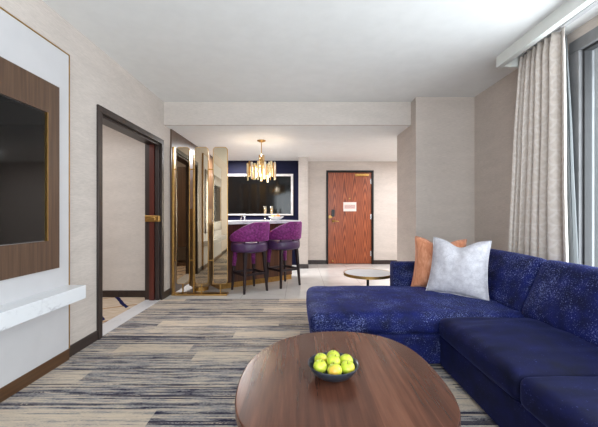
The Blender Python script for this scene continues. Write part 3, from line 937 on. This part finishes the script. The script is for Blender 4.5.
# ------------------------------------------------------------------ bowl of apples
BX, BY = .161, 1.508
bo = obj('bowl', lathe(bm_new(), [(0, 0), (.055, 0), (.058, .003), (.085, .016), (.108, .042), (.1175, .060), (.1175, .063), (.114, .063), (.104, .044), (.082, .022), (.055, .009), (0, .007)], seg=64),
         M['bowlmat'], smooth=True, loc=(BX, BY, tz))
tag(bo, 'dark shallow bowl of apples on the walnut coffee table', 'bowl')
def make_apple(label, mt, loc, rot, r):
    a = thing('apple', label, 'apple', loc, 0, 'green apples in the bowl'); a.rotation_euler = rot
    prof = []
    for i in range(17):
        t = -PI/2+PI*i/16
        rr = r*math.cos(t)*(1+.07*math.sin(t)); zz = r*.92*math.sin(t)
        if i == 16: zz = r*.70; rr = 0
        elif i == 15: zz = r*.84; rr = r*.17
        elif i == 14: zz = r*.92; rr = r*.36
        if i == 0: zz = -r*.82; rr = 0
        prof.append((rr, zz))
    obj('fruit_body', lathe(bm_new(), prof, seg=28), M[mt], a, smooth=True)
    b = bm_new(); tube(b, [(0, 0, r*.68), (.001, 0, r*.9), (.003, .001, r*1.08)], .0014, 6); obj('stem', b, M['stem'], a)
R = .033
ap = [(-.052, .046, .049, 'apple_y', 'apple at the back left of the bowl'),
      (.008, .071, .051, 'apple', 'apple at the very back of the bowl, between two others'),
      (.064, .034, .050, 'apple', 'apple at the back right of the bowl'),
      (-.060, -.024, .050, 'apple', 'green apple at the left edge of the bowl, touching the blushed one'),
      (.002, .004, .060, 'apple', 'green apple heaped in the middle of the bowl'),
      (.060, -.034, .050, 'apple_y', 'yellowish apple at the right edge of the bowl'),
      (-.0, -.062, .050, 'apple_o', 'apple with an orange blush at the front of the bowl')]
for i, (x, y, z, mt, lb) in enumerate(ap):
    make_apple(lb, mt, (BX+x*1.03, BY+y*1.03, tz+z+.005), (random.uniform(-.35, .2), random.uniform(-.3, .3), random.uniform(-.4, .4) if mt == 'apple_o' else random.uniform(-1, 1)), R*random.uniform(.97, 1.02))

# ------------------------------------------------------------------ lights, with unseen fill lamps added behind the screen, in hall and bedroom
def downlight(x, y, z, label):
    d = thing('downlight', label, 'downlight', (x, y, z))
    obj('trim_ring', lathe(bm_new(), [(.045, 0), (.06, 0), (.06, -.006), (.045, -.006), (.045, 0)], seg=28), M['cornice'], d)
    obj('lens', lathe(bm_new(), [(0, -.001), (.045, -.001), (.045, -.003), (0, -.003)], seg=28), M['downlamp'], d)

def area(name, loc, rot, sx, sy, power, color=(1, 1, 1), spread=None):
    l = bpy.data.lights.new(name, 'AREA'); l.shape = 'RECTANGLE'; l.size = sx; l.size_y = sy
    l.energy = power; l.color = color
    if spread: l.spread = spread
    o = bpy.data.objects.new(name, l); COL.objects.link(o); o.location = loc; o.rotation_euler = rot; return o
def point(name, loc, power, color=(1, .85, .65), r=.06):
    l = bpy.data.lights.new(name, 'POINT'); l.energy = power; l.color = color; l.shadow_soft_size = r
    o = bpy.data.objects.new(name, l); COL.objects.link(o); o.location = loc; return o

DAY = (.93, .97, 1.0)
area('daylight side window', (2.75, .78, 1.45), (0, math.radians(90+14), 0), 2.2, 3.7, 235, DAY)
area('added near fill', (.2, YN-.35, 1.4), (math.radians(90+14), 0, 0), 2.9, 1.95, 250, DAY)  # frontal fill shining in through the added rear window
point('chandelier glow', (CX, CY, HS-.50), 13, (1, .9, .76))
area('hall added fill', (2.5, 6.0, HS-.03), (0, 0, 0), .6, .6, 70, (.97, .98, 1))  # unseen lamp added to light the hall and entry door
area('kitchen added fill', (-1.35, 6.55, HS-.03), (0, 0, 0), .5, .5, 100, (.97, .98, 1))  # added out of sight to brighten the kitchen side
area('bedroom added fill', (-3.3, 3.1, 2.62), (0, 0, 0), .8, .8, 40, (1, .99, .98))  # unseen fill added for the room beyond the doorway

w = bpy.data.worlds.new('World'); S.world = w; w.use_nodes = True
bg = w.node_tree.nodes['Background']; bg.inputs[0].default_value = (.36, .38, .39, 1); bg.inputs[1].default_value = 1

# ------------------------------------------------------------------ camera
cd = bpy.data.cameras.new('Camera'); cam = bpy.data.objects.new('Camera', cd); COL.objects.link(cam)
cd.sensor_width = 36; cd.sensor_fit = 'HORIZONTAL'; cd.lens = 325/598*36
cd.shift_x = .5/598; cd.shift_y = 1/598; cd.clip_start = .05
cam.location = (0, 0, E); cam.rotation_euler = (PI/2, 0, 0)
S.camera = cam
S.view_settings.view_transform = 'Standard'; S.view_settings.look = 'None'
S.view_settings.exposure = .06; S.view_settings.gamma = 1; S.view_settings.use_curve_mapping = False
S.cycles.max_bounces = 10; S.cycles.diffuse_bounces = 6; S.cycles.glossy_bounces = 6; S.cycles.transparent_max_bounces = 12
S.cycles.use_denoising = True
S.cycles.sample_clamp_indirect = 6
